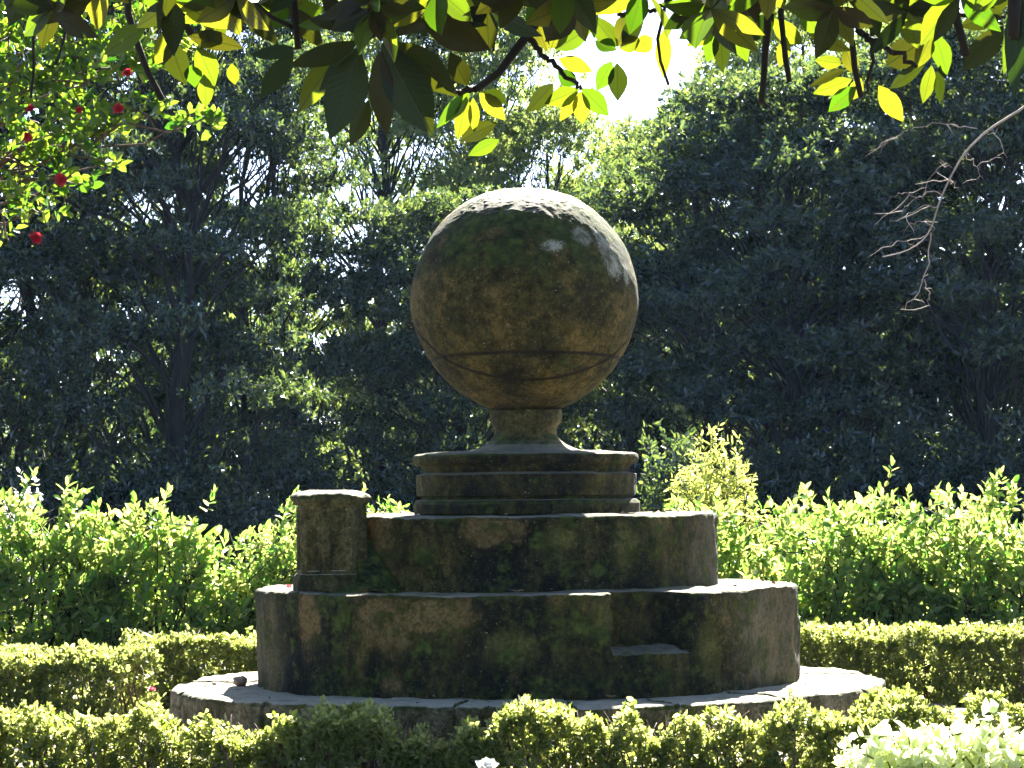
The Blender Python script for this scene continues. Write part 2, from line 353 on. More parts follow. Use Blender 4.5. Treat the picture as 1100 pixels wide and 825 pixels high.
d = d+.003*np.clip((fbm(Nn*30, 31, 3)+.15), 0, 1)*np.clip((Nn[..., 2]-.6)/.15, 0, 1)      # moss cushions on top
P = P+Nn*d[..., None]; i = np.arange(300*bm_n).reshape(300, bm_n)
F = np.stack([i[:-1], i[1:], np.roll(i[1:], -1, 1), np.roll(i[:-1], -1, 1)], -1).reshape(-1, 4)
lich = [(unpx(622, 261), .072, (1, 1, 1)), (unpx(591, 273), .066, (.8, 1, 1.5)), (unpx(645, 270), .09, (1.5, 1, .9)), (unpx(655, 290), .095, (1.2, 1, 1)),
        (unpx(638, 258), .05, (1, 1, 1)), (unpx(668, 300), .05, (1.6, 1, .6))]
M_ball = stone_mat('weathered ball stone', 1.0, .38, 0, lich, [(G1[0], G1[1], .014), (G2[0], G2[1], .016)],
                   [(.37, (.005, .0045, .001)), (.45, (.022, .019, .0035)), (.51, (.052, .042, .007)), (.57, (.115, .082, .017)), (.66, (.25, .155, .055))])
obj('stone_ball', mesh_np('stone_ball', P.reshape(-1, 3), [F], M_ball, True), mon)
def on_drum(px, py, Rd):
    x = (px-566.5)*SX; return np.array([x, -math.sqrt(max(Rd*Rd-x*x, 0)), zz(py)])
OC, TN, OL = (.26, .175, .06), (.15, .125, .07), (.16, .15, .035)
M_st1 = stone_mat('mossy drum stone', .35, .60, 2.0, top=.42, patches=[(on_drum(a_, b_, 1.67), r_, e_, c_) for a_, b_, r_, e_, c_ in
    ((430, 655, .24, (.8, 1, 1.4), OC), (480, 650, .20, (.8, 1, 1.3), OC), (550, 680, .15, (1, .6, 1.25), OL), (345, 655, .15, (1.4, 1, .7), OC), (287, 690, .22, (1.2, .3, .7), TN), (820, 680, .30, (1.2, .35, .7), TN), (790, 650, .2, (1.2, .5, .6), TN),
     (640, 655, .13, (1, 1, 1), OL), (430, 715, .08, (1, 1, 1), OC), (745, 690, .10, (1, 1, .6), OL))])
M_st5 = stone_mat('upper drum stone', .35, .60, 3.3, top=.42, patches=[(on_drum(a_, b_, 1.18), r_, e_, c_) for a_, b_, r_, e_, c_ in
    ((530, 565, .16, (.8, 1, 1.5), OC), (665, 585, .12, (1.2, 1, .7), OL), (415, 575, .16, (1, 1, .8), OC), (755, 590, .2, (1.4, .4, .6), TN), (600, 575, .10, (.8, 1, 1.2), OL))])
M_st2 = stone_mat('plinth stone', .6, .48, 5.0, top=.35)
M_st3 = stone_mat('slab stone', .7, .52, 8.0, top=.75, stops=[(.36, (.02, .016, .006)), (.45, (.07, .056, .022)), (.53, (.17, .145, .08)), (.66, (.34, .30, .22))])
# neck
M_neck = stone_mat('neck stone', .8, .30, 6.4, top=.35, stops=[(.38, (.012, .010, .003)), (.46, (.04, .034, .009)), (.52, (.085, .07, .018)), (.58, (.15, .115, .035)), (.68, (.25, .18, .08))])
stone('neck', mon, M_neck, [(.222, zz(441)), (.225, zz(446)), (.222, zz(452)), (.214, zz(455)), (.198, zz(459)), (.190, zz(463)), (.194, zz(468)), (.215, zz(473)), (.25, zz(478)), (.30, zz(482)), (.36, zz(485)), (.42, zz(486)), (.43, zz(489)), (.0, zz(489))][::1], n=240, step=.008, amp=.002)
# plinth: cornice with rounded nose, die, base
stone('plinth', mon, M_st2, [(.70, zz(551)), (.705, zz(541)), (.69, zz(537)), (.655, zz(536)), (.65, zz(533)), (.68, zz(532)), (.685, zz(510)), (.66, zz(509)), (.64, zz(507.5)), (.645, zz(505)), (.655, zz(500)), (.685, zz(499)), (.698, zz(496)), (.702, zz(492)), (.697, zz(489)), (.68, zz(487.4)), (.43, zz(484.8)), (.0, zz(484))], step=.008, amp=.0035)
# middle drum
def soft(r, z0, z1, e=.02): return [(r, z0), (r, z1-e), (r-e*.3, z1-e*.35), (r-e, z1), (r-e*3, z1+.002), (0, z1+.003)]
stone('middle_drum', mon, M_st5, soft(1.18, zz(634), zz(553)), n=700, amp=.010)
# lower drum with the cut step on its right front
def notch(A, r, z):
    aa = (np.degrees(A)+360) % 360; sm = lambda v, a, b: np.clip((v-a)/(b-a), 0, 1)**2*(3-2*np.clip((v-a)/(b-a), 0, 1))
    wv = .25*np.sin(z*31)+.2*np.sin(z*13+1); cut = sm(aa+wv, 286.3, 287.2)*(1-sm(aa+wv, 302.0, 304.6))*sm(z+.006*np.sin(aa*1.7), .588, .615)
    r = np.where(r > 1.43, r-cut*(r-1.43), r)
    q = (aa > 312) & (aa < 352); f = 1.67*math.cos(R(20))/np.cos(np.radians(aa-332))+.068
    r = np.where(q, np.minimum(r, np.maximum(f, 1.62)), r)                                     # the straighter facet on the right
    return r, z
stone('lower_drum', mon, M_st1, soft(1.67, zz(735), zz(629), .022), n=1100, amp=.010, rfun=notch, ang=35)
# slab of kerb blocks
joints = np.radians([12, 36, 60, 83, 108, 140, 170, 198, 226, 243, 259, 276.5, 292, 312, 336])
def blocks(A, r, z):
    d = np.min(np.abs((A[..., None]-joints+math.pi) % (2*math.pi)-math.pi), -1)*r
    g = np.clip(1-d/.014, 0, 1)*(r > 1.72); k = np.searchsorted(joints, A)
    off = np.sin(k*12.9898)*.018; r = np.where(r > 1.9, r+off*(1-g)-.035*g, r); z = z-.02*g*(z > .3)
    return r, z+np.sin(k*7.7)*.006*(z > .3)
stone('base_slab', mon, M_st3, [(2.17, -.05), (2.19, .14), (2.19, .305), (2.185, .322), (2.165, .335), (2.10, .338), (1.4, .34)], n=1200, amp=.009, rfun=blocks)

# small pillar standing on the lower drum at the left
pc = np.array([at(357, 630, 17.72)[0], 17.72-.02, zz(629)+.006])
post = thing('stone_pillar', 'short panelled stone pillar with pale cap at left on the round drum', 'pillar', tuple(pc))
def oct_loft(levels, n_side=14, amp=.003, seed=50):
    """levels [(half width, z, depth of the panels)]; chamfered square section, finely sampled round"""
    k = 4*n_side*2; a = np.arange(k)/k*2*math.pi+math.pi/8; V = []
    lv = [levels[0]]
    for p, q in zip(levels[:-1], levels[1:]):
        m = max(1, int(abs(q[1]-p[1])/.012))
        for j in range(1, m+1): lv.append(tuple(p[c]+(q[c]-p[c])*j/m for c in range(3)))
    for (h, z, pd) in lv:
        ca = (a+math.pi/8) % (math.pi/4)-math.pi/8; r = h/np.cos(ca)
        r = r-pd*(np.abs(ca) < .20)
        V.append(np.stack([r*np.cos(a), r*np.sin(a), np.full(k, z)], -1))
    P = np.array(V); dd = fbm(P*11+pc, seed, 4)*amp; P[..., :2] *= (1+dd/.2)[..., None]; P[..., 2] += dd
    m = len(lv); i = np.arange(m*k).reshape(m, k); F = np.stack([i[:-1], np.roll(i[:-1], -1, 1), np.roll(i[1:], -1, 1), i[1:]], -1).reshape(-1, 4)
    return P.reshape(-1, 3), F
M_st4 = stone_mat('pillar stone', .5, .28, 11.0, stops=[(.40, (.005, .0045, .0015)), (.47, (.02, .017, .004)), (.54, (.07, .058, .016)), (.66, (.2, .16, .06))])
def opart(name, levels, **kw):
    V, F = oct_loft(levels, **kw); me = mesh_np(name, V, [F], M_st4, True); me.set_sharp_from_angle(angle=R(38)); o = obj(name, me, post); o.rotation_euler = (0, 0, R(14)); return o
ph = (628-522)*17.7/FPX
opart('base', [(.218, 0, 0), (.218, .07, 0), (.213, .085, 0), (.203, .098, 0), (.20, .10, 0), (0, .102, 0)])
opart('shaft', [(.197, .102, 0), (.197, .118, 0), (.197, .122, .016), (.197, ph-.115, .016), (.197, ph-.11, 0), (.197, ph-.085, 0), (0, ph-.083, 0)])
opart('cap', [(.201, ph-.084, 0), (.204, ph-.075, 0), (.214, ph-.062, 0), (.225, ph-.05, 0), (.226, ph-.034, 0), (.215, ph-.018, 0), (.19, ph-.006, 0), (.13, ph+.006, 0), (0, ph+.012, 0)], amp=.008)
# mossy stone buttress sloping from the pillar to the middle drum
bt = []
nb = 40; rr_, aa_ = np.meshgrid(np.linspace(0, 1, nb), np.linspace(-2.2, .9, nb))
def butt():
    x = .16+.36*rr_*np.cos(aa_); y = .12+.40*rr_*np.sin(aa_); z = (ph-.18)*(1-rr_)**1.25-.01
    P = np.stack([x, y, z], -1); P = P+fbm(P*8+3, 71, 4)[..., None]*.02
    i = np.arange(nb*nb).reshape(nb, nb); f = np.stack([i[:-1, :-1], i[:-1, 1:], i[1:, 1:], i[1:, :-1]], -1).reshape(-1, 4)
    return P.reshape(-1, 3), f
V, F = butt(); obj('buttress', mesh_np('buttress', V, [F], stone_mat('moss covered stone', .6, .95, 14.0, top=0.0), True), post)

# ------------------------------------------------------------------ trees of the wood behind
def crown_leaves(centres, radii, n_tip, k, length, ratio=.45, flat=.6):
    out = []
    for c, r in zip(centres, radii):
        n = max(4, int(n_tip*(r/.6)**2)); d = nrm(rng.normal(0, 1, (n, 3))); d[:, 2] = np.where(d[:, 2] < -.25, -d[:, 2]*.6, d[:, 2])
        rr = r*rng.uniform(.45, 1.05, (n, 1)); tips = c+d*rr*np.array([1, 1, flat])
        ax = nrm(d*np.array([1, 1, .5])+np.array([0, 0, .25])+rng.normal(0, .3, (n, 3)))
        out.append(whorls(tips, ax, k, (.5, 1.5), .12, .4, length, .3, ratio))
    return [np.concatenate(x) for x in zip(*out)]
def make_tree(name, label, H, rx, base, ncl, mat, n_tip=40, k=10, length=.086, trunks=1, group=None, lean=.0):
    t = thing(name, label, 'tree', (0, 0, 0), group)
    u = rng.uniform(0, 1, ncl); zc = base+(H-base)*(u**.85)
    prof = rx*np.sqrt(np.clip(1-((u-.42)/.62)**2, .04, 1))
    an = rng.uniform(0, 6.28, ncl); rad = prof*np.sqrt(rng.uniform(.15, 1, ncl))
    cen = np.stack([rad*np.cos(an), rad*np.sin(an), zc], -1); r = rng.uniform(.4, .85, ncl)*(rx/2)**.5
    cen[:, 2] = np.minimum(cen[:, 2], H-r*.5)
    mb = MB()
    for q in range(trunks):
        top = np.array([rng.normal(0, .35*rx/2)+lean*H, rng.normal(0, .3), H*.9]); b = np.array([rng.normal(0, .25*(trunks > 1)), rng.normal(0, .25*(trunks > 1)), -.1])
        tp = wiggle(b, top, 14, .05); rr = (.13 if trunks == 1 else .085)*(H/8)*np.linspace(1.15, .15, 14); rr[0] *= 1.35
        mb.tube(tp, rr, 10, .05)
        for c in cen[q::trunks]:
            f = np.clip((c[2]-.8-rng.uniform(.2, 1.0))/(H*.9), .08, .85); i = int(f*13); p0 = tp[i]
            mb.tube(wiggle(p0, c, 7, .09, .05), min(rr[i]*.36, .035)*np.linspace(1, .2, 7), 6, .04)
            for _ in range(3): mb.tube(wiggle(c*.75+p0*.25, c+rng.normal(0, .3, 3), 5, .12), np.linspace(.009, .003, 5), 4)
    obj('trunk', mb.mesh('trunk', M_bark), t)
    obj('crown', leaves('crown', *crown_leaves(cen, r, n_tip, k, length), mat), t)
    return t
G_T = 'evergreen trees at the back of the garden'
protos = [make_tree('evergreen_tree', 'x', 8.6, 2.1, .9, 120, M_tree, group=G_T),
          make_tree('evergreen_tree', 'x', 8.2, 1.9, .9, 125, M_tree, trunks=3, group=G_T, length=.10),
          make_tree('evergreen_tree', 'x', 7.4, 2.2, .6, 130, M_tree, group=G_T, length=.105),
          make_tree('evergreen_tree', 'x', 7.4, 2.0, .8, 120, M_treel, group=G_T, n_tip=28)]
used = [0]*4
def put_tree(k, px, D, H, rxs, rz, label):
    p = at(px, 530, D); h0 = (8.6, 8.2, 7.4, 7.4)[k]; s = H/h0
    if used[k] == 0:
        o = protos[k]; o.location = (p[0], D, 0); o.rotation_euler = (0, 0, rz); o.scale = (rxs, rxs, s); o['label'] = label; used[k] = 1
    else: copy_thing(protos[k], (p[0], D, 0), rz, (rxs, rxs, s), label)
for a_ in [(0, -40, 40, 9.6, 1.0, .3, 'dark evergreen tree at the left edge behind the camellia'),
           (1, 75, 41, 9.8, 1.05, 1.2, 'dark many-stemmed tree behind the left shrub with thin bare trunks'),
           (0, 185, 39, 9.6, .95, 2.6, 'dark evergreen tree with bluish leaves right of the camellia branch'),
           (1, 275, 42, 9.4, .85, 4.0, 'dark evergreen tree rising behind the small stone pillar'),
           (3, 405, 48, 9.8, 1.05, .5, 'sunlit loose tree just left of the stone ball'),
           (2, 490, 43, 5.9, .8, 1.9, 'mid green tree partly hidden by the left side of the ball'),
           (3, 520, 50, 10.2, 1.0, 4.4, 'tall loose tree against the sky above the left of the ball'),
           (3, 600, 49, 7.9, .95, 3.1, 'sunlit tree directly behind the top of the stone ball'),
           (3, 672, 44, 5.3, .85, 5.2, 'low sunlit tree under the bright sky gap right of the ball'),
           (2, 772, 42, 7.1, .85, .9, 'dark tree bordering the bright sky gap, first right of the ball'),
           (2, 845, 40, 7.2, 1.0, 2.2, 'dark dense tree below the dangling branch stub on the right'),
           (0, 945, 41, 7.6, .95, 5.0, 'dark dense tree behind the right shrubs, left of the bare twig'),
           (2, 1050, 39, 7.6, 1.0, 3.7, 'dark dense tree behind the pale bare twig at the right'),
           (3, 705, 53, 8.2, .75, 1.4, 'thin far tree half closing the bright sky gap'),
           (0, -190, 41, 9.4, 1.0, 2.0, 'dark evergreen tree beyond the left edge of the view'),
           (0, 1290, 41, 8.8, 1.0, 1.1, 'dark evergreen tree beyond the right edge of the view'),
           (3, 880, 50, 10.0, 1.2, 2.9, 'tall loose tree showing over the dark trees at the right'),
           (1, 1150, 42, 8.6, 1.1, 5.9, 'dark evergreen tree at the far right edge of the wood')]:
    put_tree(*a_)
# far wood seen as one mass between the trunks
cl = []; rr = []
for _ in range(420):
    px = rng.uniform(-150, 1250); D = rng.uniform(53, 62); hmax = 5.2+1.2*math.sin(px*.013)+(-1.8 if 590 < px < 720 else -.6 if 325 < px < 460 else 0)
    p = at(px, 530, D); cl.append((p[0], D, rng.uniform(.2, hmax))); rr.append(rng.uniform(.7, 1.2))
mb = MB()
for c in cl[::6]: mb.tube(wiggle((c[0], c[1], -.1), (c[0]+.3, c[1], max(c[2], 2)), 6, .04), np.linspace(.12, .04, 6), 6)
fw = obj('far_wood', leaves('far_wood', *crown_leaves(np.array(cl), rr, 22, 8, .17, .5), M_tree)); tag(fw, 'dark far wood reading as one mass of leaves behind the garden trees', 'wood', kind='stuff')
me = mb.mesh('trunks', M_bark); tr = obj('trunks', me, fw)

# ------------------------------------------------------------------ shrubs
def make_shrub(name, label, cat, loc, rx, ry, h, n, mat, k=8, length=.07, ratio=.46, spread=(.35, 1.45), low=.25, stems=26, group=None, bark=M_bark, up=.55, ragged=.12, back=.16, extra=.0, M2=None):
    t = thing(name, label, cat, tuple(loc), group); seed = int(rng.integers(1e6))
    d = nrm(rng.normal(0, 1, (n, 3))); d[:, 2] = np.abs(d[:, 2]); lo = rng.uniform(0, 1, n)
    rr = rng.uniform(.35, 1.0, (n, 1))**.5
    wob = 1+.22*fbm(d*2.2, seed, 3)[:, None]
    tips = d*rr*wob*np.array([rx, ry, 0])+np.array([0, 0, 1])*((low*h)+d[:, [2]]*rr*wob*(1-low)*h)
    tips[:, 2] += rng.uniform(-1, 1, n)*ragged*h*.6
    tips[:, 2] = np.where(tips[:, 2] < .08*h, .08*h+rng.uniform(0, .25, n)*h, tips[:, 2])
    ax = nrm(d*np.array([1, 1, .4])*(1-up)+np.array([0, 0, up])+rng.normal(0, .4, (n, 3)))
    lv = whorls(tips, ax, k, spread, back, .35, length, .35, ratio)
    mb = MB()
    for c in tips[rng.choice(n, stems, False)]:
        b = np.array([c[0]*.25, c[1]*.25, -.05])+rng.normal(0, .05, 3); P_ = wiggle(b, c, 8, .06, .05); mb.tube(P_, np.linspace(.018, .004, 8), 6, .05)
        for _ in range(4):
            i = rng.integers(3, 7); mb.tube(wiggle(P_[i], P_[i]+np.array([rng.normal(0, .12), rng.normal(0, .12), rng.uniform(.05, .22)])*min(1, h/1.4), 4, .06), np.linspace(.007, .003, 4), 4)
    for c, x in zip(tips[::3], ax[::3]): mb.tube(np.array([c-x*(back+.15*min(1, h/1.4)), c-x*.05, c]), np.array([.005, .004, .002]), 4)
    obj('stems', mb.mesh('stems', bark), t)
    obj('foliage', leaves('foliage', *lv, mat), t)
    return t
def g(px, D, z=0.0): p = at(px, 530, D); return (p[0], D, z)
G_S = 'tall sunlit shrubs behind the box hedges'
make_shrub('broadleaf_shrub', 'large sunlit shrub with arching stems at the left edge', 'shrub', g(30, 22.6), .95, .45, 1.48, 560, M_shrub, length=.10, group=G_S, ragged=.12)
make_shrub('broadleaf_shrub', 'sunlit shrub with a tall upright shoot left of the dark gap', 'shrub', g(160, 22.8), .85, .42, 1.36, 480, M_shrub, length=.10, group=G_S, ragged=.15)
make_shrub('broadleaf_shrub', 'sunlit shrub close behind the small stone pillar', 'shrub', g(322, 23.0), .62, .55, 1.42, 700, M_shrub, length=.07, group=G_S, ragged=.12)
make_shrub('broadleaf_shrub', 'sunlit shrub showing between the pillar and the plinth', 'shrub', g(430, 23.6), .6, .5, 1.44, 620, M_shrub, length=.08, group=G_S)
for px, D, h, rx, lab in ((-110, 22.8, 1.45, .85, 'sunlit shrub beyond the left edge of the view'), (1205, 22.2, 1.55, .85, 'sunlit shrub beyond the right edge of the view'), (690, 23.8, 1.32, .65, 'low sunlit shrub just right of the plinth'), (775, 22.8, 1.46, .75, 'sunlit shrub below the yellow feathery bush'),
                          (880, 22.4, 1.50, .8, 'sunlit shrub above the right end of the slab'), (985, 22.2, 1.56, .85, 'broad sunlit shrub, second from the right edge'),
                          (1090, 22.0, 1.56, .85, 'sunlit shrub at the right edge above the dark hedge'), (830, 24.4, 1.60, .8, 'sunlit shrub in the back row right of the yellow bush'),
                          (950, 24.2, 1.66, .8, 'taller sunlit shrub in the back row at the right'), (1060, 24.2, 1.66, .8, 'back row sunlit shrub nearest the right edge')):
    make_shrub('broadleaf_shrub', lab, 'shrub', g(px, D), rx, .42, h-.13, 520, M_shrub, length=.095, group=G_S, low=.08, ragged=.08)
make_shrub('feathery_bush', 'yellow green feathery bush taller than the shrubs right of the plinth', 'bush', g(768, 27.0), .55, .4, 1.95, 720, M_bamboo, length=.07, ratio=.30, ragged=.12, low=.3, up=.3)
make_shrub('dark_bush', 'dull green bush in shade behind the right side of the plinth', 'bush', g(725, 28.0), .5, .5, 2.0, 600, M_tree, length=.08)
make_shrub('flowering_shrub', 'grey white flowering shrub tip at the left edge behind the shrub', 'shrub', g(22, 24.5), .28, .3, 1.7, 180, M_white, length=.05, ratio=.6)
for px, D, h, rx, lab in ((60, 38, 2.2, 1.3, 'dark undergrowth bush in shade under the left trees'), (200, 38, 2.2, 1.3, 'dark undergrowth bush in shade above the left shrub gap'),
                          (320, 40, 2.1, 1.1, 'dark undergrowth bush in shade behind the pillar cap'), (440, 41, 2.2, 1.1, 'dark undergrowth bush in shade left of the neck'),
                          (640, 40, 2.4, 1.1, 'dark undergrowth bush in shade right of the neck'), (860, 37.5, 2.3, 1.3, 'dark undergrowth bush in shade right of the yellow bush'),
                          (980, 37.5, 2.3, 1.3, 'dark undergrowth bush in shade behind the tall right shrubs'), (1090, 37, 2.4, 1.2, 'dark undergrowth bush in shade at the right edge')):
    make_shrub('shade_bush', lab, 'bush', g(px, D), rx, .8, h, 800, M_tree, length=.10, low=.15, group='dark bushes under the trees')

# ------------------------------------------------------------------ clipped box hedges
def make_hedge(name, label, pts, width, h, dens, group='clipped box hedges', topn=.06, stemgap=0.0, length=.036, hfun=None):
    t = thing(name, label, 'hedge', (pts[0][0], pts[0][1], 0), group); o0 = np.array([pts[0][0], pts[0][1], 0])
    P = np.array([(p[0], p[1]) for p in pts]); sg = np.linalg.norm(np.diff(P, axis=0), axis=1); cum = np.concatenate([[0], np.cumsum(sg)]); Lt = cum[-1]
    n = int(Lt*(width+2*h)*dens); s = rng.uniform(0, Lt, n); i = np.clip(np.searchsorted(cum, s)-1, 0, len(sg)-1); f = (s-cum[i])/sg[i]
    c = P[i]*(1-f[:, None])+P[i+1]*f[:, None]; tg = (P[i+1]-P[i])/sg[i][:, None]; sd = np.stack([-tg[:, 1], tg[:, 0]], -1)
    # cross section: inner and outer shell of a rounded box
    u = rng.uniform(-1, 1, n); vz = rng.uniform(0, 1, n); face = rng.uniform(0, 1, n); pt = width/(width+2*h)
    u = np.where(face > pt, np.sign(u)*(1-np.abs(rng.normal(0, .16, n))), u)
    hz = h*(1+(hfun(c[:, 0]) if hfun is not None else 0)); lump = fbm(np.stack([c[:, 0]*5, c[:, 1]*5+u, vz*0], -1), 3, 3)
    z = np.where(face > pt, vz*hz*.98, hz-np.abs(rng.normal(0, .045, n)))+lump*topn*(.4+.6*vz)
    z = z-.10*h*np.abs(u)**5*(face < pt)
    if stemgap: keep = (z > h*stemgap) | (rng.uniform(0, 1, n) < .25)
    else: keep = np.ones(n, bool)
    bulge = 1+.16*fbm(np.stack([c[:, 0]*4, z*4, np.sign(u)], -1), 8, 3)
    xy = c+sd*(u*bulge*width/2)[:, None]; tips = np.column_stack([xy, z])[keep]-o0
    out = np.column_stack([sd*u[:, None], np.zeros(n)])[keep]
    ax = nrm(np.array([0, 0, .6])+out*.6+rng.normal(0, .5, tips.shape))
    tips = tips[tips[:, 2] > .01] if False else tips
    lv = whorls(tips, ax, 8, (.35, 1.6), .05, .5, length, .35, .6)
    mb = MB(); m = int(Lt*38)
    for q in range(m):
        s_ = rng.uniform(0, Lt); i_ = int(np.clip(np.searchsorted(cum, s_)-1, 0, len(sg)-1)); f_ = (s_-cum[i_])/sg[i_]
        b = P[i_]*(1-f_)+P[i_+1]*f_; b = np.array([b[0], b[1], 0])-o0+np.array([rng.normal(0, .05), rng.normal(0, width*.22), -.03]); e = b+np.array([rng.normal(0, .1), rng.normal(0, width*.16), h*rng.uniform(.7, 1.05)])
        p_ = wiggle(b, e, 6, .07); mb.tube(p_, np.linspace(.009, .003, 6), 5, .05)
        for _ in range(3): j = rng.integers(2, 5); mb.tube(wiggle(p_[j], p_[j]+np.array([rng.normal(0, .07), rng.normal(0, .07), rng.uniform(.05, .15)]), 3, .05), np.linspace(.004, .002, 3), 4)
    obj('stems', mb.mesh('stems', M_bark2), t); obj('foliage', leaves('foliage', *lv, M_box), t)
    return t
def q(px, D): p = at(px, 600, D); return (p[0], D)
make_hedge('box_hedge', 'near part of the left box hedge with a wide bright top', [q(-300, 19.6), q(60, 19.5), q(150, 19.35)], .75, .50, 1150)
make_hedge('box_hedge', 'left box hedge running behind the slab towards the drum', [q(140, 20.4), q(220, 20.6), q(330, 20.9), q(420, 21.2)], .5, .53, 1100)
make_hedge('box_hedge', 'right box hedge with a dark shaded face beyond the slab', [q(800, 21.0), q(900, 20.6), q(1000, 20.3), q(1330, 20.0)], .55, .54, 1100)
def hf(x): return .06*np.sin(x*5.1+1)+.22*vnoise(np.stack([x*7, 0*x, 0*x], -1), 4)+.14*vnoise(np.stack([x*19, 0*x, 0*x], -1), 6)-.22*np.exp(-((x+.35)/.42)**2)-.25*np.exp(-((x-.98)/.05)**2)
make_hedge('box_hedge', 'ragged front box hedge along the bottom below the slab', [q(-260, 15.4), q(200, 15.15), q(500, 15.1), q(760, 15.15), q(1370, 15.5)], .42, .36, 900, topn=.07, hfun=hf, length=.038)

# ------------------------------------------------------------------ pale plant and white flower at the bottom
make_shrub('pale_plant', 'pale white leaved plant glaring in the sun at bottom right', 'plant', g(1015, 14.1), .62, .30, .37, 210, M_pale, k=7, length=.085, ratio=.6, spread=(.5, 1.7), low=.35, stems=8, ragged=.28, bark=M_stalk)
def make_flower(root, c, r, mat, pet=9, name='flower', face=(0, -.5, .8)):
    k = pet*2; az = np.arange(k)*2.399; el = np.linspace(.25, 1.15, k); f = nrm(np.array(face, float)); a1 = nrm(np.cross(f, [.3, .9, .1])); a2 = np.cross(f, a1)
    rad = a1*np.cos(az)[:, None]+a2*np.sin(az)[:, None]; D_ = f*np.cos(el)[:, None]+rad*np.sin(el)[:, None]; N_d = f*np.sin(el)[:, None]-rad*np.cos(el)[:, None]
    return obj(name, leaves(name, np.tile(np.array(c, float), (k, 1)), D_, N_d, r*np.linspace(.7, 1.1, k), r*.9, mat, LTB, True), root)
p = at(523, 822, 14.0); fl = thing('white_flower', 'white blossom at the bottom edge below the middle of the slab', 'flower', (p[0], p[1], 0))
make_flower(fl, (0, 0, p[2]-.02), .065, M_white, 8, 'petals')
mb = MB(); mb.tube(wiggle((0, 0.02, -.03), (0, 0, p[2]-.02), 6, .03), .005, 5); obj('stem', mb.mesh('stem', M_bark2), fl)
ax = np.array([[0, -.2, .6], [.4, .1, .6]]); obj('leaf', leaves('leaf', *whorls(np.array([[0, 0, p[2]-.05], [0, 0, p[2]-.1]]), ax, 5, (.8, 1.5), .03, .3, .07, .2, .4), M_shrub), fl)

# ------------------------------------------------------------------ camellia on the left
cam_t = thing('camellia_tree', 'camellia tree with red blossoms reaching in at the left edge', 'tree', (-4.1, 16.4, 0))
mb = MB(); off = np.array([-4.1, 16.4, 0]); cs = []; rs = []
tp = wiggle((0, 0, -.1), (.3, 0, 4.6), 12, .03); mb.tube(tp, np.linspace(.11, .03, 12), 10, .05)
for (px, py, D, r) in ((10, 40, 16, .38), (60, 20, 16.3, .36), (110, 15, 16, .34), (165, 10, 16.5, .34), (40, 110, 16, .36), (70, 60, 15.9, .38), (10, 90, 15.9, .36), (120, 60, 16, .34), (180, 45, 16.2, .28), (55, 145, 15.9, .32), (100, 130, 16, .28), (15, 205, 16, .28), (95, 90, 15.8, .32), (140, 75, 16.2, .3), (20, 175, 16, .34), (75, 165, 16, .28),
                       (120, 140, 16, .24), (160, 125, 16, .18), (200, 128, 15.9, .10), (228, 124, 15.8, .09), (35, 225, 16, .2), (75, 195, 16, .2), (5, 240, 16, .16), (120, 175, 15.9, .14), (-40, 60, 16.4, .5), (-40, 180, 16.2, .45), (-60, -40, 16.5, .6), (60, -60, 16.3, .5), (150, -50, 16.4, .45), (215, 60, 16.6, .2), (200, 20, 16.8, .3)):
    c = at(px, py, D)-off; cs.append(c); rs.append(r)
    i = int(np.clip((c[2]-.5)/4.7*11, 3, 11)); mb.tube(wiggle(tp[i], c, 10, .10, .05), np.linspace(.016, .004, 10), 6, .06)
    for _ in range(3): mb.tube(wiggle(c, c+rng.normal(0, r*.35, 3), 4, .07), np.linspace(.007, .003, 4), 4)
obj('trunk', mb.mesh('trunk', M_bark2), cam_t)
obj('crown', leaves('crown', *crown_leaves(np.array(cs), rs, 55, 7, .075, .55, .9), M_cam), cam_t)
for px, py, fr in ((128, 117, .032), (137, 79, .027), (66, 193, .036), (38, 256, .036), (33, 117, .024), (29, 147, .028), (85, 118, .022)):
    make_flower(cam_t, at(px, py, 15.6)-off, fr*1.12, M_red, face=(rng.normal(0, .4), -1, rng.normal(.1, .3)))

# ------------------------------------------------------------------ bare twig at the right
bt_ = thing('bare_tree', 'leafless tree beyond the right edge with a pale drooping twig', 'tree', (4.1, 19, 0)); off = np.array([4.1, 19, 0])
mb = MB(); mb.tube(wiggle((0, 0, -.1), (-.15, 0, 5.4), 12, .03), np.linspace(.12, .05, 12), 10, .05); obj('trunk', mb.mesh('trunk', M_bark2), bt_)
def pix_path(pts, D, off=0): return np.array([at(a, b, D)-off for a, b in pts])
def dense(P_, n):
    P_ = np.asarray(P_, float); s = np.concatenate([[0], np.cumsum(np.linalg.norm(np.diff(P_, axis=0), axis=1))]); u = np.linspace(0, s[-1], n)
    Q = np.column_stack([np.interp(u, s, P_[:, k]) for k in range(3)])
    for _ in range(2): Q[1:-1] = (Q[:-2]+2*Q[1:-1]+Q[2:])/4
    return Q
mb = MB(); top = np.array([-.1, 0, 4.3])
main = [(1100, 116), (1060, 140), (1035, 165), (1018, 195), (1006, 225), (1000, 250), (985, 265), (968, 272), (948, 276)]
mp_ = pix_path(main, 19, off); mp_ = np.concatenate([[top, top*.5+mp_[0]*.5+np.array([0, 0, .12])], mp_]); mb.tube(dense(mp_, 40), np.linspace(.012, .0035, 40), 7, .06)
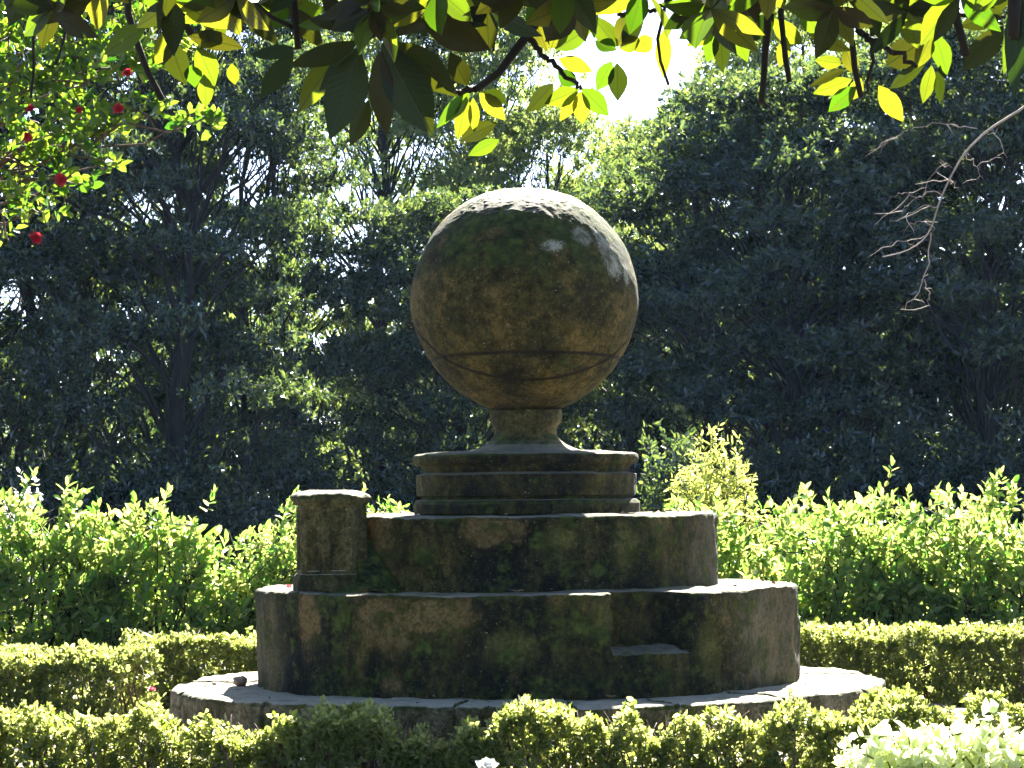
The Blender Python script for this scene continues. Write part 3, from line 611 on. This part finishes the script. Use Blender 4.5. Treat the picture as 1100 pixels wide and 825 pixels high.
for pts, r in (([(1050, 138), (1020, 133), (995, 134), (975, 140)], .007), ([(1012, 210), (998, 205), (985, 212), (968, 225)], .007), ([(1008, 222), (990, 220), (975, 232), (958, 238)], .006), ([(1000, 250), (998, 280), (993, 300), (985, 318), (970, 332)], .008),
               ([(993, 300), (1000, 318), (997, 330)], .005), ([(1035, 165), (1048, 175), (1055, 190)], .005), ([(1020, 192), (1030, 205)], .004), ([(985, 212), (970, 205), (955, 215)], .004), ([(985, 265), (970, 258), (955, 262)], .004), ([(1003, 238), (985, 238), (970, 246)], .004), ([(1022, 180), (1010, 172)], .004),
               ([(975, 140), (955, 150), (945, 165)], .004), ([(1060, 140), (1075, 150), (1080, 170)], .005)):
    P_ = dense(pix_path(pts, 19, off), 12); P_[1:] += rng.normal(0, .008, P_[1:].shape); mb.tube(P_, np.linspace(r*.6, r*.25, 12), 5)
    for _ in range(2):
        i_ = rng.integers(2, 12); mb.tube(wiggle(P_[i_], P_[i_]+np.array([rng.normal(-.06, .09), rng.normal(0, .05), rng.normal(-.03, .09)]), 5, .1), np.linspace(.0028, .0012, 5), 4)
obj('branch', mb.mesh('branch', M_twig), bt_)

# ------------------------------------------------------------------ magnolia overhead
mag0 = np.array([4.4, 6.6, 0]); mag = thing('magnolia_tree', 'magnolia tree whose big leathery leaves hang across the top', 'tree', tuple(mag0))
mb = MB(); tp = wiggle((0, 0, -.1), (-.2, .3, 4.6), 14, .03); mb.tube(tp, np.linspace(.2, .09, 14), 14, .04); obj('trunk', mb.mesh('trunk', M_bark), mag)
limbs = [[(4.3, 6.7, 2.7), (2.8, 6.2, 3.1), (1.2, 5.4, 3.2), (.2, 5.2, 3.25), (-.8, 5.2, 3.2), (-1.8, 5.3, 3.1)], [(4.3, 6.6, 2.4), (2.8, 5.8, 2.85), (1.3, 5.1, 2.9), (.5, 4.8, 2.9), (-.3, 4.7, 2.85), (-1.1, 4.8, 2.8)], [(4.3, 6.8, 3.3), (2.8, 6.8, 4.1), (1.2, 6.9, 4.5), (-.2, 7.0, 4.8), (-1.5, 6.9, 4.7)]]
lp = []
for L_ in limbs:
    Q = dense(np.array(L_)-mag0, 34); lp.append(Q); mb = MB(); mb.tube(Q, np.linspace(.09, .018, 34), 9, .05); obj('limb', mb.mesh('limb', M_bark), mag)
allp = np.concatenate(lp[:2])
def to_limb(p): return allp[np.argmin(np.linalg.norm(allp-p+np.array([0, 0, .1]), axis=1))]
B = MB()
for pts, D, r0, r1 in (([(600, -30), (585, 18), (560, 48), (545, 72), (512, 96)], 6.0, .013, .008), ([(512, 96), (480, 100)], 6.0, .006, .004), ([(568, 40), (590, 65), (610, 85), (624, 96)], 6.0, .006, .004),
                       ([(822, -30), (826, 40), (818, 110)], 5.6, .015, .006), ([(840, -20), (842, 40), (848, 88)], 5.6, .010, .005),
                       ([(470, -5), (440, 12), (408, 30), (392, 44)], 5.2, .006, .005), ([(138, -25), (140, 50), (158, 75), (174, 107)], 6.2, .012, .007), ([(172, -20), (190, 12), (205, 36)], 5.6, .011, .007), ([(195, 18), (225, 5), (262, -12)], 5.6, .006, .005),
                       ([(721, -20), (712, 28), (697, 48), (703, 72), (718, 91)], 5.9, .006, .003), ([(663, 15), (700, 12), (722, 0)], 5.9, .005, .004), ([(870, -30), (905, 10), (920, 50), (925, 104)], 6.0, .014, .006), ([(920, 30), (950, 50), (985, 72)], 6.0, .007, .004), ([(935, 0), (938, 60), (930, 100)], 6.1, .006, .003),
                       ([(1022, -30), (1025, 20), (1038, 60)], 5.4, .012, .007), ([(960, -30), (985, 12), (1030, 20), (1078, 18)], 5.8, .006, .004), ([(1100, -60), (1090, 0), (1088, 40)], 4.9, .02, .010), ([(312, -30), (318, 20), (320, 52)], 5.4, .010, .006), ([(250, -30), (280, 15), (316, 30)], 5.4, .006, .004),
                       ([(770, -20), (785, 22), (803, 35)], 5.8, .006, .004), ([(35, -30), (33, 20), (45, 60), (33, 105)], 6.3, .006, .003), ([(85, -20), (72, 40), (60, 70)], 6.3, .006, .003), ([(530, -20), (536, 25), (530, 55)], 6.0, .006, .003)):
    P_ = pix_path(pts, D, mag0); l0 = to_limb(P_[0]); P_ = np.concatenate([[l0, l0*.45+P_[0]*.55+np.array([0, 0, .06])], P_]) if pts[0][1] < 0 else P_
    Q = dense(P_, 24); Q[2:-1] += rng.normal(0, .003, Q[2:-1].shape); B.tube(Q, np.linspace(r0*1.15, r1, 24), 8, .07)
obj('branch', B.mesh('branch', M_bark), mag)
LV = []; SH = []; LSH = []; LBX = []
def lf(bx, by, tx, ty, wpx, D, dd=0.0, tw=0.0, shade=False):
    b = at(bx, by, D); tpt = at(tx, ty, D+dd); d_ = tpt-b; L_ = np.linalg.norm(d_); v = nrm(np.array(EYE)-b)
    n_ = v-d_*(v@d_)/L_**2; n_ = nrm(n_); s_ = np.cross(d_/L_, n_); n_ = n_*math.cos(tw)+s_*math.sin(tw)
    if rng.uniform() < .6: n_ = -n_                              # most show the underside
    LV.append((b, d_, n_, L_, wpx*D/FPX/max(abs(math.cos(tw)), .35)))
    LSH.append(shade); LBX.append(bx)
    if shade: SH.append(((b+tpt)/2, d_, L_))
for a_ in [(386, 52, 356, 150, 46, 5.2, .03, .2, 1), (407, 55, 414, 148, 28, 5.2, .02, .4, 1), (411, 46, 467, 148, 50, 5.2, -.02, .1, 1), (419, 45, 493, 102, 38, 5.2, .04, .3, 1), (452, 16, 526, 55, 38, 5.15, 0, .2, 1),
           (386, 44, 309, 74, 24, 5.2, -.05, .5, 1), (384, 52, 345, 98, 24, 5.25, .03, .4, 1), (365, 55, 318, 122, 28, 5.3, .05, .3, 0), (315, 55, 280, 107, 24, 5.4, 0, .3, 1), (318, 52, 269, 60, 16, 5.4, .04, .5, 1),
           (408, 26, 466, 0, 26, 5.2, .05, .2, 0), (385, 35, 376, -15, 22, 5.2, .05, .3, 0), (396, 108, 377, 157, 22, 5.3, .02, .2, 0), (502, 92, 484, 58, 24, 5.25, .03, .3, 0), (381, 36, 345, -8, 24, 5.2, .03, .3, 1), (356, 22, 322, 28, 15, 5.3, .05, .4, 0), (378, 30, 330, 18, 18, 5.2, .04, .4, 1), (400, 30, 392, -20, 24, 5.2, .05, .3, 0),
           (501, 104, 493, 150, 20, 6, .02, .4, 0), (508, 105, 510, 143, 13, 6, 0, .2, 0), (534, 132, 492, 151, 20, 6, .03, .3, 1), (536, 150, 504, 167, 16, 6, .03, .2, 0), (515, 100, 543, 128, 20, 6, .02, .3, 0), (505, 100, 478, 128, 18, 6, .03, .3, 0), (520, 98, 545, 110, 16, 6, .02, .4, 1), (498, 100, 470, 138, 14, 6, .04, .4, 0),
           (592, 52, 606, 10, 28, 6, .03, .2, 0), (597, 53, 636, 28, 24, 6, .05, .2, 0), (600, 63, 636, 76, 18, 6, .03, .2, 0), (588, 55, 574, 20, 18, 6, .04, .2, 0), (622, 96, 586, 112, 22, 6, .02, .2, 0), (624, 98, 625, 134, 20, 6, .02, .1, 0), (625, 95, 655, 124, 22, 6, 0, .3, 0), (594, 90, 568, 120, 20, 6, .05, .3, 1), (620, 98, 602, 130, 16, 6, .03, .2, 0), (618, 92, 600, 75, 18, 6, .03, .2, 1),
           (663, 50, 636, 18, 24, 5.9, .05, .2, 0), (663, 50, 678, 12, 24, 5.9, .05, .3, 0), (662, 54, 638, 42, 18, 5.9, .03, .3, 0), (657, 66, 642, 97, 20, 5.9, .03, .2, 0), (663, 68, 664, 108, 22, 5.9, .02, .1, 0), (665, 52, 690, 42, 18, 5.9, .02, .3, 0), (714, 30, 712, 84, 18, 5.9, 0, .4, 0), (700, 40, 684, 55, 20, 5.9, .03, .3, 1), (636, -10, 637, 42, 14, 5.8, 0, .5, 1), (668, 46, 690, 20, 20, 5.9, .03, .3, 1),
           (774, 28, 776, 78, 20, 5.8, .02, .2, 0), (766, 33, 761, 67, 18, 5.8, .03, .2, 0), (769, 25, 740, 50, 22, 5.8, .03, .3, 1), (785, 28, 804, 66, 20, 5.8, .02, .3, 1), (758, 22, 731, 42, 20, 5.8, .03, .3, 0), (772, 22, 800, 10, 22, 5.8, .04, .3, 0), (765, 18, 745, -8, 22, 5.8, .04, .3, 0), (780, 25, 812, 40, 20, 5.8, .03, .3, 1),
           (920, 93, 889, 120, 20, 6, .02, .2, 0), (915, 85, 874, 101, 18, 6, .03, .2, 0), (909, 74, 868, 93, 10, 6, .02, .5, 1), (905, 68, 876, 65, 16, 6, .03, .2, 0), (944, 92, 970, 131, 22, 6, .0, .1, 0), (956, 95, 992, 70, 15, 6, .02, .4, 1), (953, 70, 990, 44, 32, 6, .04, .2, 0), (983, 74, 1005, 30, 20, 6, .03, .2, 0), (1001, 70, 992, 112, 16, 6, 0, .3, 0), (1010, 70, 1009, 113, 12, 6, .02, .4, 1), (1005, 36, 1018, 80, 22, 6, .02, .2, 1), (918, 80, 908, 50, 18, 6, .03, .2, 0), (925, 84, 915, 108, 16, 6, .03, .2, 0),
           (1078, 14, 1030, 28, 24, 5.4, .03, .3, 1), (1078, 28, 1034, 77, 28, 5.4, .05, .3, 1), (1093, -20, 1090, 108, 26, 4.9, .02, .3, 1), (1100, -10, 1080, 80, 24, 4.9, .04, .4, 1), (868, 36, 915, 56, 17, 5.7, .02, .3, 1), (880, 30, 916, 18, 18, 5.7, .04, .3, 1), (974, 6, 1002, 32, 20, 5.8, .02, .2, 1), (830, 20, 862, 50, 22, 5.6, .03, .3, 1), (832, 15, 800, 45, 24, 5.6, .03, .3, 1), (845, 40, 838, 72, 16, 5.6, .03, .3, 0), (860, 10, 885, 40, 22, 5.7, .03, .3, 1), (930, -5, 945, 40, 20, 5.8, .03, .4, 1),
           (158, 28, 109, 58, 26, 5.6, .04, .4, 1), (182, 42, 198, 92, 28, 5.6, .02, .3, 1), (190, 30, 165, 70, 24, 5.6, .03, .3, 1), (219, 80, 222, 116, 18, 5.6, .01, .2, 0), (212, 50, 232, 92, 26, 5.6, .02, .3, 1), (215, 52, 247, 18, 24, 5.6, .04, .3, 1), (205, 70, 210, 92, 20, 5.6, .03, .2, 0), (249, 68, 252, 92, 14, 5.6, .02, .2, 0), (200, 38, 262, 50, 22, 5.6, .03, .4, 1), (55, -25, 32, 34, 34, 5.4, .03, .3, 1), (28, -25, 12, 28, 30, 5.4, .03, .3, 1), (65, -15, 60, 30, 24, 5.4, .03, .3, 1), (85, -25, 84, 22, 22, 5.5, .03, .3, 1)]:
    lf(*a_[:8], shade=bool(a_[8]))
# fuller band of leaves along the very top
for k_ in range(46):
    px = rng.uniform(0, 1100); py = rng.uniform(-45, 14); D = rng.uniform(4.9, 5.7); a0 = rng.uniform(0, 6.28); sh = rng.uniform() < .7
    if 655 < px < 700: py -= 25
    for j in range(6):
        a_ = a0+j*1.05+rng.normal(0, .25); l_ = rng.uniform(34, 58)*6/D
        lf(px, py, px+l_*math.cos(a_), py+l_*(math.sin(a_)*.7+.25), rng.uniform(15, 24)*6/D, D, rng.normal(.02, .05), rng.normal(0, .5), sh)
# added leaves between those leaves and the sun, to shade the dark ones
blockers = []
for s_, d_, L_ in SH:
    tn = max(.3, (1.5+.178*s_[1]-s_[2])/(SDIR[2]-.178*SDIR[1])+.12); dn = nrm(d_-SDIR*(d_@SDIR)); sn = np.cross(dn, SDIR)
    for k_ in range(4):
        p_ = s_+SDIR*(tn+rng.uniform(.02, .5))+sn*((-.045, .045, 0, 0)[k_]+rng.normal(0, .012))*L_/.16-dn*(.62*L_+rng.normal(0, .015))+dn*((0, 0, .0, .5*L_)[k_])
        blockers.append((p_, dn+rng.normal(0, .12, 3), SDIR+rng.normal(0, .18, 3), L_*rng.uniform(1.15, 1.35), L_*.62))
LIT = np.array([l[0]+l[1]*.5 for l, q_, b_ in zip(LV, LSH, LBX) if not q_ and (not 270 < b_ < 445 or b_ == 408)])
def clear(c, rad):
    c = np.asarray(c); keep = np.ones(len(c), bool)
    for m_ in LIT:
        v_ = c-m_; t_ = v_@SDIR; keep &= ~((t_ > .05) & (np.linalg.norm(v_-t_[:, None]*SDIR, axis=1) < rad))
    return c[keep]
ck = clear(np.array([c_[0]+nrm(c_[1])*c_[3]*.5 for c_ in blockers]), .10); ck_ = {tuple(np.round(x_, 6)) for x_ in ck}
blockers = [c_ for c_ in blockers if tuple(np.round(c_[0]+nrm(c_[1])*c_[3]*.5, 6)) in ck_]
cp = np.array([c_[0] for c_ in blockers])
cw = [np.array(x_) for x_ in zip(*blockers)]; cw[0] = cw[0]-mag0
oc = rng.uniform(-1, 1, (6500, 3))*np.array([6, 8, 2.6])+np.array([.3, 3.2, 5.2]); oc = oc[(oc[:, 2] > 2.05+.21*np.maximum(oc[:, 1], 0)) & (np.linalg.norm((oc-np.array([.3, 3.2, 4.2]))/np.array([6, 8, 3.6]), axis=1) < 1)]  # unseen crown overhead, added and spread to hold back sky light
oc = clear(oc, .36)  # opened along the sun rays of the leaves kept bright
ow = whorls(oc-mag0, nrm(rng.normal(0, .5, oc.shape)+np.array([0, 0, .6])), 8, (.8, 1.7), .04, .3, .18, .2, .42)
P_, D_, N_a, L_, W_ = [np.array(x) for x in zip(*LV)]
mb = MB()
for c_ in cp[::4]-mag0:
    l0 = np.concatenate(lp)[np.argmin(np.linalg.norm(np.concatenate(lp)-c_, axis=1))]; mb.tube(wiggle(l0, c_, 6, .05), np.linspace(.01, .004, 6), 5)
obj('added_twigs', mb.mesh('added_twigs', M_bark2), mag)  # twigs carrying the added shading leaves
V1, F1 = leaf_arrays(P_-mag0, D_, N_a, L_, W_, LTB); V2, F2 = leaf_arrays(*cw, LTB); V3, F3 = leaf_arrays(*ow)
lm = mesh_np('leaves', np.concatenate([V1, V2, V3]), [F1, F2+len(V1), F3+len(V1)+len(V2)], M_mag, True)  # hanging leaves, added blockers and added overhead crown in one mesh
uv = np.concatenate([np.tile(LTB[0], (len(P_)+len(cw[0]), 1)), np.tile(LT6[0], (len(ow[0]), 1))]).astype(np.float32); uv[:, 2] = np.repeat(rng.uniform(0, 50, len(uv)//8+99), 8)[:len(uv)]*0
uv[:, 2] = np.concatenate([np.repeat(np.arange(len(P_)+len(cw[0])), len(LTB[0])), np.repeat(np.arange(len(ow[0])), len(LT6[0]))])*3.7
lm.attributes.new('leafuv', 'FLOAT_VECTOR', 'POINT').data.foreach_set('vector', uv.ravel())
shade_dim = np.array([1.0 if (q_ and (265 < b_ < 540)) else float(rng.uniform() < (.55 if q_ else .1)) for q_, b_ in zip(LSH, LBX)])
shade_dim = np.concatenate([np.repeat(np.concatenate([shade_dim, (rng.uniform(0, 1, len(cw[0])) < .7)*1.0]), len(LTB[0])), np.repeat((rng.uniform(0, 1, len(ow[0])) < .7)*1.0, len(LT6[0]))]).astype(np.float32)
lm.attributes.new('shade_dim', 'FLOAT', 'POINT').data.foreach_set('value', shade_dim)
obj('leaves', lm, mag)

# ------------------------------------------------------------------ sunlit air
hm, ht = new_mat('haze'); vol = N_(ht, 'ShaderNodeVolumePrincipled', Density=HAZE, Anisotropy=.35); vol.inputs['Color'].default_value = (.35, .62, 1, 1)
ht.links.new(vol.outputs[0], ht.nodes.new('ShaderNodeOutputMaterial').inputs['Volume'])
hv = np.array([(x, y, z) for x in (-95, 95) for y in (-45, 185) for z in (-1.2, 12.5)], float)
tag(obj('haze', mesh_np('haze', hv, [np.array([(0, 1, 3, 2), (4, 6, 7, 5), (0, 4, 5, 1), (2, 3, 7, 6), (0, 2, 6, 4), (1, 5, 7, 3)])], hm)), 'thin bluish sunlit air filling the garden', 'haze', kind='stuff')

# ------------------------------------------------------------------ small things lying about
def pebble(name, label, cat, c, r, mat, sq=.7):
    th = np.linspace(0, math.pi, 12); a = np.arange(16)/16*2*math.pi; T, A = np.meshgrid(th, a, indexing='ij')
    n_ = np.stack([np.sin(T)*np.cos(A), np.sin(T)*np.sin(A), np.cos(T)*sq], -1); P = n_*r*(1+.35*fbm(n_*1.7+c, 3, 3))[..., None]
    i = np.arange(192).reshape(12, 16); F = np.stack([i[:-1], i[1:], np.roll(i[1:], -1, 1), np.roll(i[:-1], -1, 1)], -1).reshape(-1, 4)
    o = obj(name, mesh_np(name, P.reshape(-1, 3), [F], mat, True)); o.location = c; return tag(o, label, cat)
p = at(258, 735, 18.2); pebble('stone', 'small brown stone on the left of the bright slab', 'stone', (p[0], p[1], .37), .045, M_clod)
p = at(230, 738, 18.3); pebble('pebble', 'tiny dark pebble near the left rim of the slab', 'pebble', (p[0], p[1], .35), .014, M_clod)
def flower_thing(name, label, c, r, mat):
    t = thing(name, label, 'flower', tuple(c)); make_flower(t, (0, 0, 0), r, mat, 6, 'petals', (.2, -.3, .9)); return t
p = at(310, 627, 18.1); flower_thing('fallen_blossom', 'small pink fallen blossom beside the pillar on the drum rim', (p[0], p[1], zz(629)+.012), .028, M_pink)
p = at(163, 742, 18.6); flower_thing('pink_blossom', 'pink blossom caught in the hedge left of the slab', (p[0], p[1], p[2]), .035, M_pink)
for (px, py, D, z, lab) in ((555, 633, 17.0, zz(629), 'curled dry leaf on the drum rim below the middle'), (662, 685, 17.15, .603, 'curled dry leaf lying in the cut step'), (655, 744, 16.75, .34, 'dry leaf on the mossy slab edge right of centre'),
                            (495, 744, 16.75, .34, 'dry leaf on the slab edge left of centre'), (395, 632, 17.2, zz(629), 'dry leaf on the drum rim right of the pillar')):
    p = at(px, py, D); t = leaves('fallen_leaf', np.zeros((3, 3)), np.array([[1, .3, .25], [-.6, -.8, .3], [.2, -1, .5]]), np.array([[.2, 0, 1.], [0, .4, 1], [0, .2, 1]]), np.array([.075, .05, .04]), np.array([.035, .03, .02]), M_dry, LTB, True)
    o = obj('fallen_leaf', t); o.location = (p[0], D, z+.012); o.rotation_euler = (0, 0, px); tag(o, lab, 'leaf', 'dry leaves on the monument')

# bits of dry leaf and soil that collect on the ledges
n = 150; a_ = rng.uniform(0, 2*math.pi, n); tier = rng.integers(0, 3, n)
rad = np.where(tier == 0, rng.uniform(1.70, 2.12, n), np.where(tier == 1, rng.uniform(1.22, 1.62, n), rng.uniform(.74, 1.12, n))); hz = np.where(tier == 0, .352, np.where(tier == 1, zz(629)+.014, zz(553)+.014))
lp_ = np.column_stack([CX+rad*np.cos(a_), CY+rad*np.sin(a_), hz]); ld = nrm(rng.normal(0, 1, (n, 3))*np.array([1, 1, .25])); ln_ = rng.normal(0, .35, (n, 3))+np.array([0, 0, 1.]); ll = rng.uniform(.012, .045, n)
tag(obj('leaf_litter', leaves('leaf_litter', lp_, ld, ln_, ll, ll*.5, M_dry)), 'scattered dry leaf bits lying on the stone ledges', 'leaf litter', kind='stuff')
